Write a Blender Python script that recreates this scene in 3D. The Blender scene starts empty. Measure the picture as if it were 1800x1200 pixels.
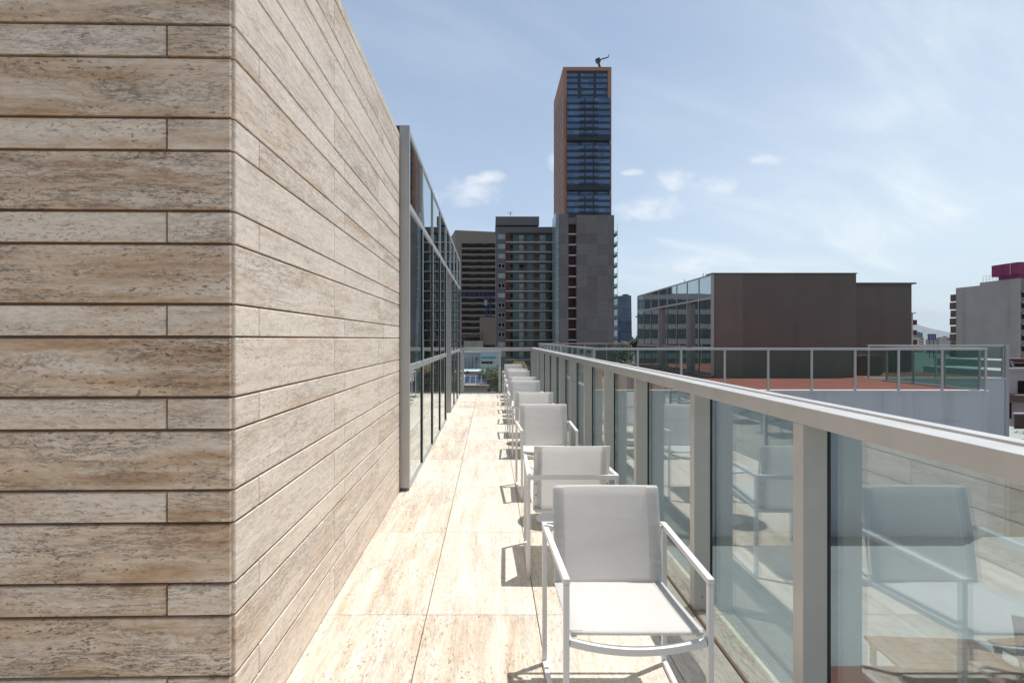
import bpy, math, random
from mathutils import Vector
S = bpy.context.scene
COL = S.collection
random.seed(7)

# ------------------------------------------------------------------ camera, sky, sun, exposure
F, VX, VY, HC = 910.0, 862.0, 595.5, 1.5          # focal length in photo pixels, vanishing point, eye height
cam_d = bpy.data.cameras.new("camera"); cam = bpy.data.objects.new("camera", cam_d); COL.objects.link(cam)
cam.location = (0, 0, HC); cam.rotation_euler = (math.pi/2, 0, 0)
cam_d.sensor_width = 36; cam_d.lens = 36*F/1800
cam_d.shift_x = (900-VX)/1800; cam_d.shift_y = (VY-600)/1800
cam_d.clip_start = 0.05; cam_d.clip_end = 60000
S.camera = cam
HAZE = 4.5e-5
S.view_settings.view_transform = 'Standard'; S.view_settings.look = 'None'
S.view_settings.gamma = 1; S.view_settings.exposure = 0.44
SUNV = Vector((0.254, 0.138, 1)).normalized()
sd = bpy.data.lights.new("sun", 'SUN'); sd.energy = 3.85; sd.angle = math.radians(0.5); sd.color = (1, 0.965, 0.92)
so = bpy.data.objects.new("sun", sd); COL.objects.link(so)
so.rotation_euler = SUNV.to_track_quat('Z', 'Y').to_euler()

class NT:
    """tiny node-graph helper"""
    def __init__(s, tree): s.t = tree; s.n = tree.nodes; s.l = tree.links
    def add(s, typ, **kw):
        n = s.n.new(typ)
        for k, v in kw.items(): setattr(n, k, v)
        return n
    def put(s, sock, v):
        if v is None: return
        if isinstance(v, bpy.types.NodeSocket): s.l.new(v, sock)
        else:
            if hasattr(sock.default_value, '__len__') and len(sock.default_value) == 4 and len(v) == 3: v = (*v, 1)
            sock.default_value = v
    def math(s, op, a, b=None, c=None, clamp=False):
        n = s.add('ShaderNodeMath', operation=op, use_clamp=clamp)
        s.put(n.inputs[0], a); s.put(n.inputs[1], b); s.put(n.inputs[2], c); return n.outputs[0]
    def vmath(s, op, a, b=None):
        n = s.add('ShaderNodeVectorMath', operation=op)
        s.put(n.inputs[0], a); s.put(n.inputs[1], b); return n.outputs[0]
    def noise(s, vec, scale=1, detail=4, rough=.5, dist=0):
        n = s.add('ShaderNodeTexNoise'); s.put(n.inputs['Vector'], vec)
        n.inputs['Scale'].default_value = scale; n.inputs['Detail'].default_value = detail
        n.inputs['Roughness'].default_value = rough; n.inputs['Distortion'].default_value = dist
        return n.outputs['Fac']
    def ramp(s, fac, stops, interp='LINEAR'):
        n = s.add('ShaderNodeValToRGB'); s.put(n.inputs[0], fac); r = n.color_ramp; r.interpolation = interp
        while len(r.elements) < len(stops): r.elements.new(0.5)
        for e, (p, c) in zip(r.elements, stops):
            e.position = p; e.color = (*c, 1) if hasattr(c, '__len__') else (c, c, c, 1)
        return n.outputs[0]
    def step(s, v, a, b):
        n = s.add('ShaderNodeMapRange', interpolation_type='SMOOTHSTEP')
        s.put(n.inputs[0], v); n.inputs[1].default_value = a; n.inputs[2].default_value = b; return n.outputs[0]
    def mix(s, fac, a, b, blend='MIX'):
        n = s.add('ShaderNodeMix', data_type='RGBA', blend_type=blend)
        s.put(n.inputs[0], fac); s.put(n.inputs[6], a); s.put(n.inputs[7], b); return n.outputs[2]
    def sep(s, v):
        n = s.add('ShaderNodeSeparateXYZ'); s.put(n.inputs[0], v); return n.outputs
    def comb(s, x, y, z=0.0):
        n = s.add('ShaderNodeCombineXYZ'); s.put(n.inputs[0], x); s.put(n.inputs[1], y); s.put(n.inputs[2], z); return n.outputs[0]

# world: Nishita sky, with thin cirrus and small cumulus laid over it by direction
W = bpy.data.worlds.new("World"); S.world = W; W.use_nodes = True
w = NT(W.node_tree); w.n.clear()
sky = w.add('ShaderNodeTexSky', sky_type='NISHITA'); sky.sun_disc = False
sky.sun_elevation = math.asin(SUNV.z); sky.sun_rotation = math.atan2(SUNV.x, SUNV.y)
sky.altitude = 2200; sky.air_density = 1.0; sky.dust_density = 1.2; sky.ozone_density = 1.0
dirv = w.vmath('NORMALIZE', w.add('ShaderNodeTexCoord').outputs['Generated'])
dx, dy, dz = w.sep(dirv)[:3]
elev = w.math('MAXIMUM', dz, 0.0)
# high thin veil, streaked, projected on a flat layer overhead
lay = w.math('DIVIDE', 1.0, w.math('ADD', elev, 0.12))
px_, py_ = w.math('MULTIPLY', dx, lay), w.math('MULTIPLY', dy, lay)
rx = w.math('ADD', w.math('MULTIPLY', px_, 0.5), w.math('MULTIPLY', py_, 0.2))
ry = w.math('SUBTRACT', w.math('MULTIPLY', py_, 1.6), w.math('MULTIPLY', px_, 0.9))
n1 = w.noise(w.comb(rx, ry, 3.1), 1.3, 9, .62, .5)
n2 = w.noise(w.comb(px_, py_, 7.7), .5, 3, .5, .2)
side = w.step(w.math('SUBTRACT', dx, w.math('MULTIPLY', elev, 0.75)), -.25, .75)
veil = w.math('MULTIPLY', w.step(n1, .36, .80), w.step(n2, .34, .66))
veil = w.math('MULTIPLY', veil, w.math('ADD', 0.22, w.math('MULTIPLY', side, .9)))
veil = w.math('ADD', veil, w.math('MULTIPLY', side, .52), clamp=True)
hz = w.math('POWER', w.math('SUBTRACT', 1.0, elev), 5.0)
skyc = w.mix(w.math('ADD', w.math('MULTIPLY', hz, .50), 0.34), sky.outputs[0], (4.1, 4.75, 5.3))
skyc = w.mix(veil, skyc, (5.6, 6.3, 6.6))
# small cumulus, each fixed at its own bearing and height
uy = w.math('MAXIMUM', dy, 0.001)
u_, v_ = w.math('DIVIDE', dx, uy), w.math('DIVIDE', dz, uy)
nz = w.noise(w.comb(u_, w.math('MULTIPLY', v_, 1.5), 0.0), 16, 6, .6, .3)
cum = None
for (cx, cy, rw, rh, a) in [(818,336,74,36,.7),(850,313,48,15,.9),(978,290,26,24,.8),(1113,303,24,9,.8),(1185,313,44,24,.75),
                            (1258,324,54,19,.7),(1352,280,44,12,.6),(1135,364,84,26,.75),(1224,463,60,19,1.2),(1655,568,40,7,.5),(1560,290,10,4,.1)]:
    uu = w.math('DIVIDE', w.math('SUBTRACT', u_, (cx-VX)/F), rw/F)
    vv = w.math('DIVIDE', w.math('SUBTRACT', v_, (VY-cy)/F), rh/F)
    r2 = w.math('ADD', w.math('MULTIPLY', uu, uu), w.math('MULTIPLY', vv, vv))
    m = w.math('ADD', w.math('SUBTRACT', 1.0, r2), w.math('MULTIPLY', w.math('SUBTRACT', nz, .52), 3.4))
    m = w.math('MULTIPLY', w.step(m, 0.0, 1.5), a)
    m = w.math('MULTIPLY', m, w.step(dy, 0.0, 0.05))
    cum = m if cum is None else w.math('MAXIMUM', cum, m)
skyc = w.mix(w.math('MULTIPLY', cum, .8), skyc, (6.6, 6.7, 6.9))
# the unseen sky behind us, dimmed to darken the faces turned towards it
back = w.math('ADD', .62, w.math('MULTIPLY', w.step(w.math('ADD', dy, w.math('MULTIPLY', dx, .3)), -.55, .25), .38))
skyc = w.mix(1.0, skyc, w.comb(back, back, back), 'MULTIPLY')
bg = w.add('ShaderNodeBackground'); w.put(bg.inputs[0], skyc); bg.inputs[1].default_value = 0.118
w.l.new(bg.outputs[0], w.add('ShaderNodeOutputWorld').inputs[0])

# ------------------------------------------------------------------ materials
M = {}
def newmat(name):
    m = bpy.data.materials.new(name); m.use_nodes = True
    t = NT(m.node_tree); t.n.clear()
    out = t.add('ShaderNodeOutputMaterial'); M[name] = m
    return m, t, out
def principled(t, out, color, rough=.6, metal=0, spec=.5, bump=None, bstr=.3, bdist=.01):
    b = t.add('ShaderNodeBsdfPrincipled')
    t.put(b.inputs['Base Color'], color); t.put(b.inputs['Roughness'], rough); t.put(b.inputs['Metallic'], metal)
    b.inputs['Specular IOR Level'].default_value = spec
    if bump is not None:
        bn = t.add('ShaderNodeBump'); bn.inputs['Strength'].default_value = bstr; bn.inputs['Distance'].default_value = bdist
        t.put(bn.inputs['Height'], bump); t.l.new(bn.outputs[0], b.inputs['Normal'])
    t.l.new(b.outputs[0], out.inputs[0]); return b
def plain(name, col, rough=.6, metal=0, var=.12, scale=3, spec=.5, bump=0, streak=None):
    """a surface with soft mottling and optional vertical streaks"""
    m, t, out = newmat(name)
    co = t.add('ShaderNodeTexCoord').outputs['Object']
    n = t.noise(co, scale, 6, .6)
    fac = t.math('ADD', 1-var, t.math('MULTIPLY', n, 2*var))
    c = t.mix(1.0, (*col, 1), t.comb(fac, fac, fac), 'MULTIPLY')
    if streak:
        s = t.noise(t.vmath('MULTIPLY', co, (streak, streak, streak*.06)), 1, 5, .65)
        c = t.mix(t.math('MULTIPLY', t.step(s, .5, .75), .35), c, tuple(x*.45 for x in col))
    principled(t, out, c, t.math('ADD', rough-.06, t.math('MULTIPLY', n, .12)), metal, spec, n if bump else None, bump or .1, .01)
    return m
def glass(name, r0, p, tint, tdark=1.0, wav=0.0):
    """clear sheet glass: transmission plus a mirror layer that grows towards grazing angles"""
    m, t, out = newmat(name)
    f = t.add('ShaderNodeLayerWeight').outputs['Facing']
    fac = t.math('ADD', r0, t.math('MULTIPLY', t.math('POWER', f, p), 1-r0), clamp=True)
    tr = t.add('ShaderNodeBsdfTransparent'); tr.inputs[0].default_value = (*(c*tdark for c in tint), 1)
    gl = t.add('ShaderNodeBsdfGlossy'); gl.inputs['Roughness'].default_value = 0.0
    gl.inputs[0].default_value = (0.92, 0.97, 0.97, 1)
    if wav:
        co = t.add('ShaderNodeTexCoord').outputs['Object']
        bn = t.add('ShaderNodeBump'); bn.inputs['Strength'].default_value = wav; bn.inputs['Distance'].default_value = .02
        t.put(bn.inputs['Height'], t.noise(co, .9, 1, .4)); t.l.new(bn.outputs[0], gl.inputs['Normal'])
    mx = t.add('ShaderNodeMixShader'); t.put(mx.inputs[0], fac)
    t.l.new(tr.outputs[0], mx.inputs[1]); t.l.new(gl.outputs[0], mx.inputs[2])
    if name == 'rail_glass':
        co = t.add('ShaderNodeTexCoord').outputs['Object']
        d1 = t.noise(co, 3.5, 7, .7); d2 = t.noise(t.vmath('MULTIPLY', co, (30, 30, 1.6)), 1, 4, .6)
        dust = t.math('ADD', t.math('MULTIPLY', t.step(d1, .45, .75), .035), t.math('MULTIPLY', t.step(d2, .60, .72), .022))
        df = t.add('ShaderNodeBsdfDiffuse'); df.inputs[0].default_value = (.6, .6, .57, 1)
        m2 = t.add('ShaderNodeMixShader'); t.put(m2.inputs[0], dust)
        t.l.new(mx.outputs[0], m2.inputs[1]); t.l.new(df.outputs[0], m2.inputs[2]); t.l.new(m2.outputs[0], out.inputs[0])
    else: t.l.new(mx.outputs[0], out.inputs[0])
    return m

def travertine(name, pale, tan, brown, grey, pits=1.0, dirt=1.0, contrast=1.0, ps=1.0, big_k=1.0):
    m, t, out = newmat(name)
    uv = t.add('ShaderNodeUVMap', uv_map='UVMap').outputs[0]
    rn = t.add('ShaderNodeUVMap', uv_map='Rnd').outputs[0]
    r1, r2 = t.sep(rn)[0], t.sep(rn)[1]
    u, v = t.sep(uv)[0], t.sep(uv)[1]
    base = t.comb(t.math('ADD', u, t.math('MULTIPLY', r1, 43)), t.math('ADD', v, t.math('MULTIPLY', r2, 31)), t.math('MULTIPLY', r1, 17))
    warp = t.noise(base, 3.5, 6, .7)
    base2 = t.vmath('ADD', base, t.comb(0.0, t.math('MULTIPLY', t.math('SUBTRACT', warp, .5), .05), 0.0))
    def sc(x, y, z=1.0, o=(0,0,0)): return t.vmath('ADD', t.vmath('MULTIPLY', base2, (x, y, z)), o)
    # broad beds
    bands = t.noise(sc(1.3, 12), 1, 12, .68, .1)
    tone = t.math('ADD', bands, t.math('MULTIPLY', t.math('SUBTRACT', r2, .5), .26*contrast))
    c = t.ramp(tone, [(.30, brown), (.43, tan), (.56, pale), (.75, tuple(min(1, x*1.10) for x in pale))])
    # crystalline mottling, short and ragged rather than drawn out
    fine = t.noise(sc(20, 62), 1, 10, .80)
    lam = t.noise(sc(4, 90, 1, (4,1,2)), 1, 6, .7)
    c = t.mix(1.0, c, t.ramp(fine, [(.30, .66), (.5, .98), (.70, 1.13)]), 'MULTIPLY')
    c = t.mix(.6, c, t.mix(1.0, c, t.ramp(lam, [(.30, .70), (.48, 1.0), (.7, 1.06)]), 'MULTIPLY'))
    # rusty smears
    sm = t.noise(sc(2.6, 11, 3), 1.0, 9, .70, .2)
    c = t.mix(t.math('MULTIPLY', t.step(sm, .54, .70), .50*dirt), c, (brown[0]*1.0, brown[1]*.80, brown[2]*.60))
    # weathered beds: grey and chalk speckle in ragged clusters
    gm = t.noise(sc(2.2, 10, 1, (9.3, 4.1, 2.0)), 1, 13, .74, .2)
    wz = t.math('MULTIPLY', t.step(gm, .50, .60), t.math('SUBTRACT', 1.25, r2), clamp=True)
    sp = t.noise(sc(42, 95, 1, (1, 5, 3)), 1, 5, .72)
    c = t.mix(t.math('MULTIPLY', t.math('MULTIPLY', wz, t.step(sp, .50, .43)), .70*dirt), c, grey)
    c = t.mix(t.math('MULTIPLY', t.math('MULTIPLY', wz, t.step(sp, .55, .62)), .75*dirt), c, (.70, .66, .61))
    # dark crusts and cracks
    vn = t.noise(sc(3.4, 26, 1, (3.3, 8.8, 5.0)), 1, 13, .78, .2)
    vm = t.noise(sc(1.3, 5, 1, (1.3, 2.8, 7.0)), 1, 4, .5)
    vein = t.math('MULTIPLY', t.step(t.math('ABSOLUTE', t.math('SUBTRACT', vn, .5)), .026, .004), t.step(vm, .47, .55))
    blot = t.math('MULTIPLY', t.step(vn, .60, .66), t.step(vm, .50, .58))
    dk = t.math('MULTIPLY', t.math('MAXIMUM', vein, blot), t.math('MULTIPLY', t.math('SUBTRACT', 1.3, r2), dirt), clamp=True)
    c = t.mix(t.math('MULTIPLY', dk, .85), c, (grey[0]*.30, grey[1]*.30, grey[2]*.31))
    # open pores, in bedded clusters
    pn = t.noise(sc(34*ps, 95*ps), 1, 2, .5, .4)
    pm = t.noise(sc(2.2, 12, 1, (5.3, 1.8, 3.0)), 1, 6, .62)
    pore = t.math('MULTIPLY', t.step(pn, .59, .65), t.step(pm, .44, .57))
    big = t.math('MULTIPLY', t.step(t.noise(sc(14, 34, 1, (2.0, 7.0, 1.0)), 1, 5, .62, .6), .675, .70), t.math('MULTIPLY', t.step(pm, .46, .56), big_k))
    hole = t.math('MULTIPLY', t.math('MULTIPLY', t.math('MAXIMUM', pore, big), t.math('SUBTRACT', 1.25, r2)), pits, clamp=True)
    c = t.mix(t.math('MULTIPLY', hole, .85), c, (brown[0]*.26, brown[1]*.19, brown[2]*.13))
    h = t.math('SUBTRACT', t.math('MULTIPLY', fine, .35), hole)
    principled(t, out, c, .62, 0, .35, h, .4, .006)
    return m

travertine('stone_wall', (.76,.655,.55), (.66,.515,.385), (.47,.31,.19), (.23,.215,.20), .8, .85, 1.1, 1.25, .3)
travertine('stone_floor', (.645,.58,.495), (.59,.51,.41), (.48,.38,.28), (.40,.36,.31), .6, .5, .7, .95, .10)
plain('mortar', (.30,.20,.125), .9, var=.3, scale=30)
plain('rail_metal', (.50,.49,.47), .40, .30, var=.13, scale=7, spec=.6)
plain('facade_metal', (.44,.44,.435), .42, .4, var=.08, scale=5, streak=6)
plain('gasket', (.012,.013,.014), .5)
plain('white_metal', (.70,.70,.69), .38, 0, var=.02, scale=20)
plain('brown_trim', (.26,.16,.10), .7, var=.25, scale=30)
plain('screw_steel', (.2,.19,.18), .4, .8)
glass('rail_glass', .21, 5.0, (.86,.92,.91), 1.0, .05)
glass('clear_glass', .022, 5, (.88,.94,.93), 1.0, .03)
glass('facade_glass', .20, 1.8, (.56,.66,.66), 1.0, .10)
glass('far_glass', .025, 4.5, (.74,.84,.82), 1.0, .05)
m, t, out = newmat('sling_fabric')
co = t.add('ShaderNodeTexCoord').outputs['Object']
xx, yy, zz = t.sep(co)[:3]
wv = t.math('MULTIPLY', t.math('SINE', t.math('MULTIPLY', xx, 2600)), t.math('SINE', t.math('MULTIPLY', t.math('ADD', yy, zz), 2600)))
mot = t.noise(t.vmath('MULTIPLY', co, (3, 3, 9)), 1, 4, .6)
fc = t.ramp(mot, [(.3, (.86,.85,.835)), (.7, (.90,.89,.875))])
cre = t.noise(t.vmath('MULTIPLY', co, (1.6, 5, 11)), 1, 3, .55, .4)
pb = principled(t, out, fc, .75, 0, .3, t.math('ADD', t.math('MULTIPLY', wv, .03), cre), .55, .02)
tl = t.add('ShaderNodeBsdfTranslucent'); t.put(tl.inputs[0], fc)
mx = t.add('ShaderNodeMixShader'); mx.inputs[0].default_value = .50
t.l.new(pb.outputs[0], mx.inputs[1]); t.l.new(tl.outputs[0], mx.inputs[2])
tp = t.add('ShaderNodeBsdfTransparent'); mx2 = t.add('ShaderNodeMixShader'); mx2.inputs[0].default_value = .13
t.l.new(mx.outputs[0], mx2.inputs[1]); t.l.new(tp.outputs[0], mx2.inputs[2]); t.l.new(mx2.outputs[0], out.inputs[0])

plain('white_render', (.57,.585,.60), .8, var=.05, scale=1.2, streak=2.2, bump=.1)
plain('dark_render', (.145,.128,.115), .85, var=.20, scale=.9, bump=.15, streak=1.8)
plain('dark_render_pale', (.18,.158,.14), .85, var=.22, scale=1.8, bump=.15, streak=1.2)
plain('red_floor', (.23,.046,.028), .75, var=.40, scale=.8)
plain('patio_tile', (.12,.04,.028), .8, var=.4, scale=2)
plain('red_box', (.07,.014,.012), .6, var=.1)
plain('grey_coping', (.40,.40,.41), .6)
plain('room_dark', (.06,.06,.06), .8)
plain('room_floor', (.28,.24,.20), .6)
plain('court_floor', (.19,.205,.215), .85, var=.15, scale=.7, streak=.8)
plain('deck_wood', (.06,.028,.015), .6, var=.3, scale=6)
plain('dark_wicker', (.06,.06,.065), .6, var=.3, scale=40)
plain('city_ground', (.16,.15,.14), .9, var=.35, scale=.02)
plain('asphalt', (.05,.05,.052), .9, var=.2, scale=.4)
plain('leaf_green', (.038,.062,.018), .6, var=.5, scale=.9)
plain('leaf_dark', (.026,.04,.016), .6, var=.5, scale=.8)
plain('leaf_dry', (.34,.25,.12), .8, var=.4, scale=6)
plain('bark', (.10,.07,.05), .9, var=.3, scale=8)
plain('terracotta_clad', (.40,.20,.125), .75, var=.1, scale=.05)
plain('navy_panel', (.012,.02,.040), .35, var=.2, scale=.1)
plain('balcony_dark', (.010,.016,.03), .5)
def blue_glass(name, c1, c2, rough=.08, sc=(.35,.35,.28), spec=.8):
    m, t, out = newmat(name)
    co = t.add('ShaderNodeTexCoord').outputs['Object']
    cell = t.vmath('FLOOR', t.vmath('MULTIPLY', co, sc))
    wn = t.add('ShaderNodeTexWhiteNoise'); t.put(wn.inputs['Vector'], cell)
    n = t.noise(co, .06, 3, .5)
    c = t.mix(t.math('ADD', t.math('MULTIPLY', wn.outputs['Value'], .55), t.math('MULTIPLY', n, .45)), c1, c2)
    b = principled(t, out, c, rough, 0, spec)
    return m
blue_glass('tower_glass', (.03,.085,.20), (.09,.20,.38))
blue_glass('deep_blue_glass', (.010,.035,.09), (.05,.12,.24), .06, (.3,.3,.25))
blue_glass('teal_glass', (.04,.066,.070), (.085,.12,.125), .15, (.6,.6,.3))
blue_glass('pale_glass', (.20,.27,.29), (.34,.42,.43), .2, (.6,.6,.3))
blue_glass('black_glass', (.008,.007,.006), (.022,.019,.017), .3, (.4,.4,.4), .05)
plain('tower_concrete', (.10,.092,.09), .85, var=.12, scale=.25)
plain('beige_concrete', (.26,.215,.18), .85, var=.08, scale=.05)
plain('grey_concrete', (.14,.137,.142), .85, var=.12, scale=.2, streak=.25)
plain('slab_white', (.50,.48,.48), .7, var=.08, scale=.5)
plain('ochre_red', (.105,.018,.012), .7, var=.15, scale=.5)
plain('brown_wall', (.13,.085,.065), .8, var=.15, scale=.5)
plain('blind_white', (.42,.45,.46), .6, var=.15, scale=.7)
plain('crane_blue', (.02,.035,.13), .5)
plain('house_lilac', (.52,.50,.55), .85, var=.06, scale=.4, streak=.7)
plain('house_sky', (.46,.53,.57), .85, var=.06, scale=.4)
plain('house_grey', (.30,.32,.29), .85, var=.1, scale=.4)
plain('house_pink', (.46,.40,.41), .85, var=.08, scale=.3)
plain('house_cream', (.52,.48,.42), .85, var=.08, scale=.1)
plain('teal_stripe', (.05,.25,.38), .7)
plain('roof_tile', (.32,.12,.075), .8, var=.25, scale=2)
plain('solar_cell', (.018,.028,.085), .18, var=.3, scale=1.2, spec=.7)
plain('magenta_panel', (.27,.018,.10), .6, var=.08, scale=.3)
plain('steel_dark', (.05,.05,.055), .5, .3)
plain('billboard_navy', (.03,.035,.14), .5)
plain('billboard_ink', (.28,.22,.42), .6)
plain('mountain_rock', (.10,.11,.09), .95, var=.3, scale=.0015)
plain('weathered_concrete', (.42,.40,.37), .9, var=.22, scale=.22, streak=.28, bump=.1)
m, t, out = newmat('board_concrete')        # cast in boards and panels: courses and patches of its own grey
co = t.add('ShaderNodeTexCoord').outputs['Object']
px, py, pz = t.sep(co)[:3]
cell = t.vmath('FLOOR', t.vmath('MULTIPLY', co, (.34, .34, .33)))
wn = t.add('ShaderNodeTexWhiteNoise'); t.put(wn.inputs['Vector'], cell)
bd = t.add('ShaderNodeTexWhiteNoise'); t.put(bd.inputs['Vector'], t.vmath('FLOOR', t.vmath('MULTIPLY', co, (.17, .17, 3.0))))
n = t.noise(t.vmath('MULTIPLY', co, (1, 1, 1.0)), .25, 6, .65)
n2 = t.noise(t.vmath('MULTIPLY', co, (2.5, 2.5, .2)), 1, 4, .6)
f = t.math('ADD', t.math('ADD', .46, t.math('MULTIPLY', wn.outputs['Value'], .24)), t.math('ADD', t.math('MULTIPLY', bd.outputs['Value'], .12), t.math('MULTIPLY', t.math('ADD', n, t.math('MULTIPLY', n2, .5)), .42)))
c = t.mix(t.step(n, .42, .6), (.185,.178,.185), (.17,.148,.135))
principled(t, out, t.mix(1.0, c, t.comb(f, f, f), 'MULTIPLY'), .85)

# ------------------------------------------------------------------ geometry helpers
class MB:
    """collects faces for one mesh"""
    def __init__(s): s.v = []; s.f = []; s.uv = []; s.rn = []
    def face(s, pts, uv=None, rn=None):
        i = len(s.v); s.v += [tuple(p) for p in pts]; s.f.append(list(range(i, i+len(pts))))
        s.uv.append(uv); s.rn.append(rn)
    def hexa(s, p):
        """p: 8 corners, bottom ring then top ring, counter-clockwise from above"""
        i = len(s.v); s.v += [tuple(q) for q in p]
        for q in ((3,2,1,0),(4,5,6,7),(0,1,5,4),(1,2,6,5),(2,3,7,6),(3,0,4,7)):
            s.f.append([i+k for k in q]); s.uv.append(None); s.rn.append(None)
        return s
    def box(s, x0, x1, y0, y1, z0, z1):
        return s.hexa([(x0,y0,z0),(x1,y0,z0),(x1,y1,z0),(x0,y1,z0),(x0,y0,z1),(x1,y0,z1),(x1,y1,z1),(x0,y1,z1)])
    def bar(s, a, b, w_, h_, up=(0,0,1)):
        a, b = Vector(a), Vector(b); d = (b-a).normalized(); up = Vector(up)
        if abs(d.dot(up)) > .95: up = Vector((0,1,0)) if abs(d.y) < .95 else Vector((1,0,0))
        r = d.cross(up).normalized(); u = r.cross(d).normalized()
        r = r*(w_/2); u = u*(h_/2)
        return s.hexa([a-r-u, b-r-u, b+r-u, a+r-u, a-r+u, b-r+u, b+r+u, a+r+u][0:8])
    def path(s, pts, w_, h_):
        """a rectangular section swept along points in one vertical plane across x"""
        rings = []
        for k, p in enumerate(pts):
            p = Vector(p); a = Vector(pts[max(0,k-1)]); b = Vector(pts[min(len(pts)-1,k+1)])
            d = (b-a).normalized(); side_ = Vector((0,1,0)); u = side_.cross(d).normalized()
            if u.z < 0: u = -u
            i = len(s.v)
            for sx, sz in ((-1,-1),(1,-1),(1,1),(-1,1)): s.v.append(tuple(p + side_*(sx*w_/2) + u*(sz*h_/2)))
            rings.append(i)
        for a, b in zip(rings, rings[1:]):
            for k in range(4):
                s.f.append([a+k, b+k, b+(k+1)%4, a+(k+1)%4]); s.uv.append(None); s.rn.append(None)
        for r in (rings[0], rings[-1]):
            s.f.append([r,r+1,r+2,r+3]); s.uv.append(None); s.rn.append(None)
        return s
    def cyl(s, c, r, z0, z1, n=24, r2=None):
        r2 = r if r2 is None else r2; i = len(s.v)
        for k in range(n):
            a = 2*math.pi*k/n; s.v.append((c[0]+r*math.cos(a), c[1]+r*math.sin(a), z0))
        for k in range(n):
            a = 2*math.pi*k/n; s.v.append((c[0]+r2*math.cos(a), c[1]+r2*math.sin(a), z1))
        for k in range(n):
            j = (k+1) % n; s.f.append([i+k, i+j, i+n+j, i+n+k])
        s.f.append([i+k for k in reversed(range(n))]); s.f.append([i+n+k for k in range(n)])
        s.uv += [None]*(n+2); s.rn += [None]*(n+2); return s
    def build(s, name, mat, parent=None, bevel=0, smooth=False, loc=None):
        me = bpy.data.meshes.new(name); me.from_pydata(s.v, [], s.f)
        if any(u is not None for u in s.uv):
            a = me.uv_layers.new(name='UVMap'); b = me.uv_layers.new(name='Rnd')
            for p, uv, rn in zip(me.polygons, s.uv, s.rn):
                for k, li in enumerate(p.loop_indices):
                    a.data[li].uv = uv[k] if uv else (0, 0)
                    b.data[li].uv = rn if rn else (.5, .5)
        else:
            import bmesh
            bm = bmesh.new(); bm.from_mesh(me); bmesh.ops.recalc_face_normals(bm, faces=bm.faces); bm.to_mesh(me); bm.free()
        me.materials.append(M[mat])
        if smooth:
            for p in me.polygons: p.use_smooth = True
        o = bpy.data.objects.new(name, me); COL.objects.link(o)
        if parent: o.parent = parent
        if loc: o.location = loc
        if bevel:
            md = o.modifiers.new('bevel', 'BEVEL'); md.width = bevel; md.segments = 2; md.limit_method = 'ANGLE'
        return o
def tag(o, label=None, cat=None, group=None, kind=None):
    if label: o['label'] = label
    if cat: o['category'] = cat
    if group: o['group'] = group
    if kind: o['kind'] = kind
    return o
def thing(name, label, cat, group=None, loc=(0,0,0), rz=0):
    o = bpy.data.objects.new(name, None); COL.objects.link(o); o.location = loc; o.rotation_euler = (0,0,rz)
    o.empty_display_size = .2
    return tag(o, label, cat, group)
def dup(o, parent=None):
    c = o.copy(); COL.objects.link(c)
    if parent: c.parent = parent
    for ch in list(o.children): dup(ch, c)
    return c
def B(*a): return MB().box(*a)
def X(px, d): return (px-VX)*d/F          # photo column at distance d -> world x
def Z(py, d): return HC-(py-VY)*d/F       # photo row at distance d -> world z

# ------------------------------------------------------------------ stone slabs: each stone a bevelled block with its own vein offset
def stone(mb, O, U, N, u0, u1, z0, z1, th=.02, c=.003, flip=False, rr=(0,1)):
    """block on plane O + u*U + z*Z, standing th proud along N, edges chamfered"""
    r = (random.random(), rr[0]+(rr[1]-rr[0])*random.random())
    def P(u, z, n): return (O[0]+U[0]*u+N[0]*n, O[1]+U[1]*u+N[1]*n, O[2]+z)
    q = [(u0,z0),(u1,z0),(u1,z1),(u0,z1)]
    qi = [(u0+c,z0+c),(u1-c,z0+c),(u1-c,z1-c),(u0+c,z1-c)]
    def F_(pts, uvs):
        if flip: pts, uvs = pts[::-1], uvs[::-1]
        mb.face(pts, uvs, r)
    F_([P(u,z,th) for u, z in qi], qi)
    for k in range(4):
        a, b = q[k], q[(k+1)%4]; ai, bi = qi[k], qi[(k+1)%4]
        F_([P(*a,th-c), P(*b,th-c), P(*bi,th), P(*ai,th)], [a,b,bi,ai])
        F_([P(*a,0), P(*b,0), P(*b,th-c), P(*a,th-c)], [(a[0],a[1]-.01),(b[0],b[1]-.01),b,a])
def courses(ztop):
    out = []; z = 1.507-.3238*5
    while z < ztop:
        out.append((z, z+.1137, 'small')); out.append((z+.1137, z+.3238, 'big')); z += .3238
    return [(max(a,.002), min(b,ztop), k) for a, b, k in out if b > .02 and a < ztop-.01]

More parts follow.
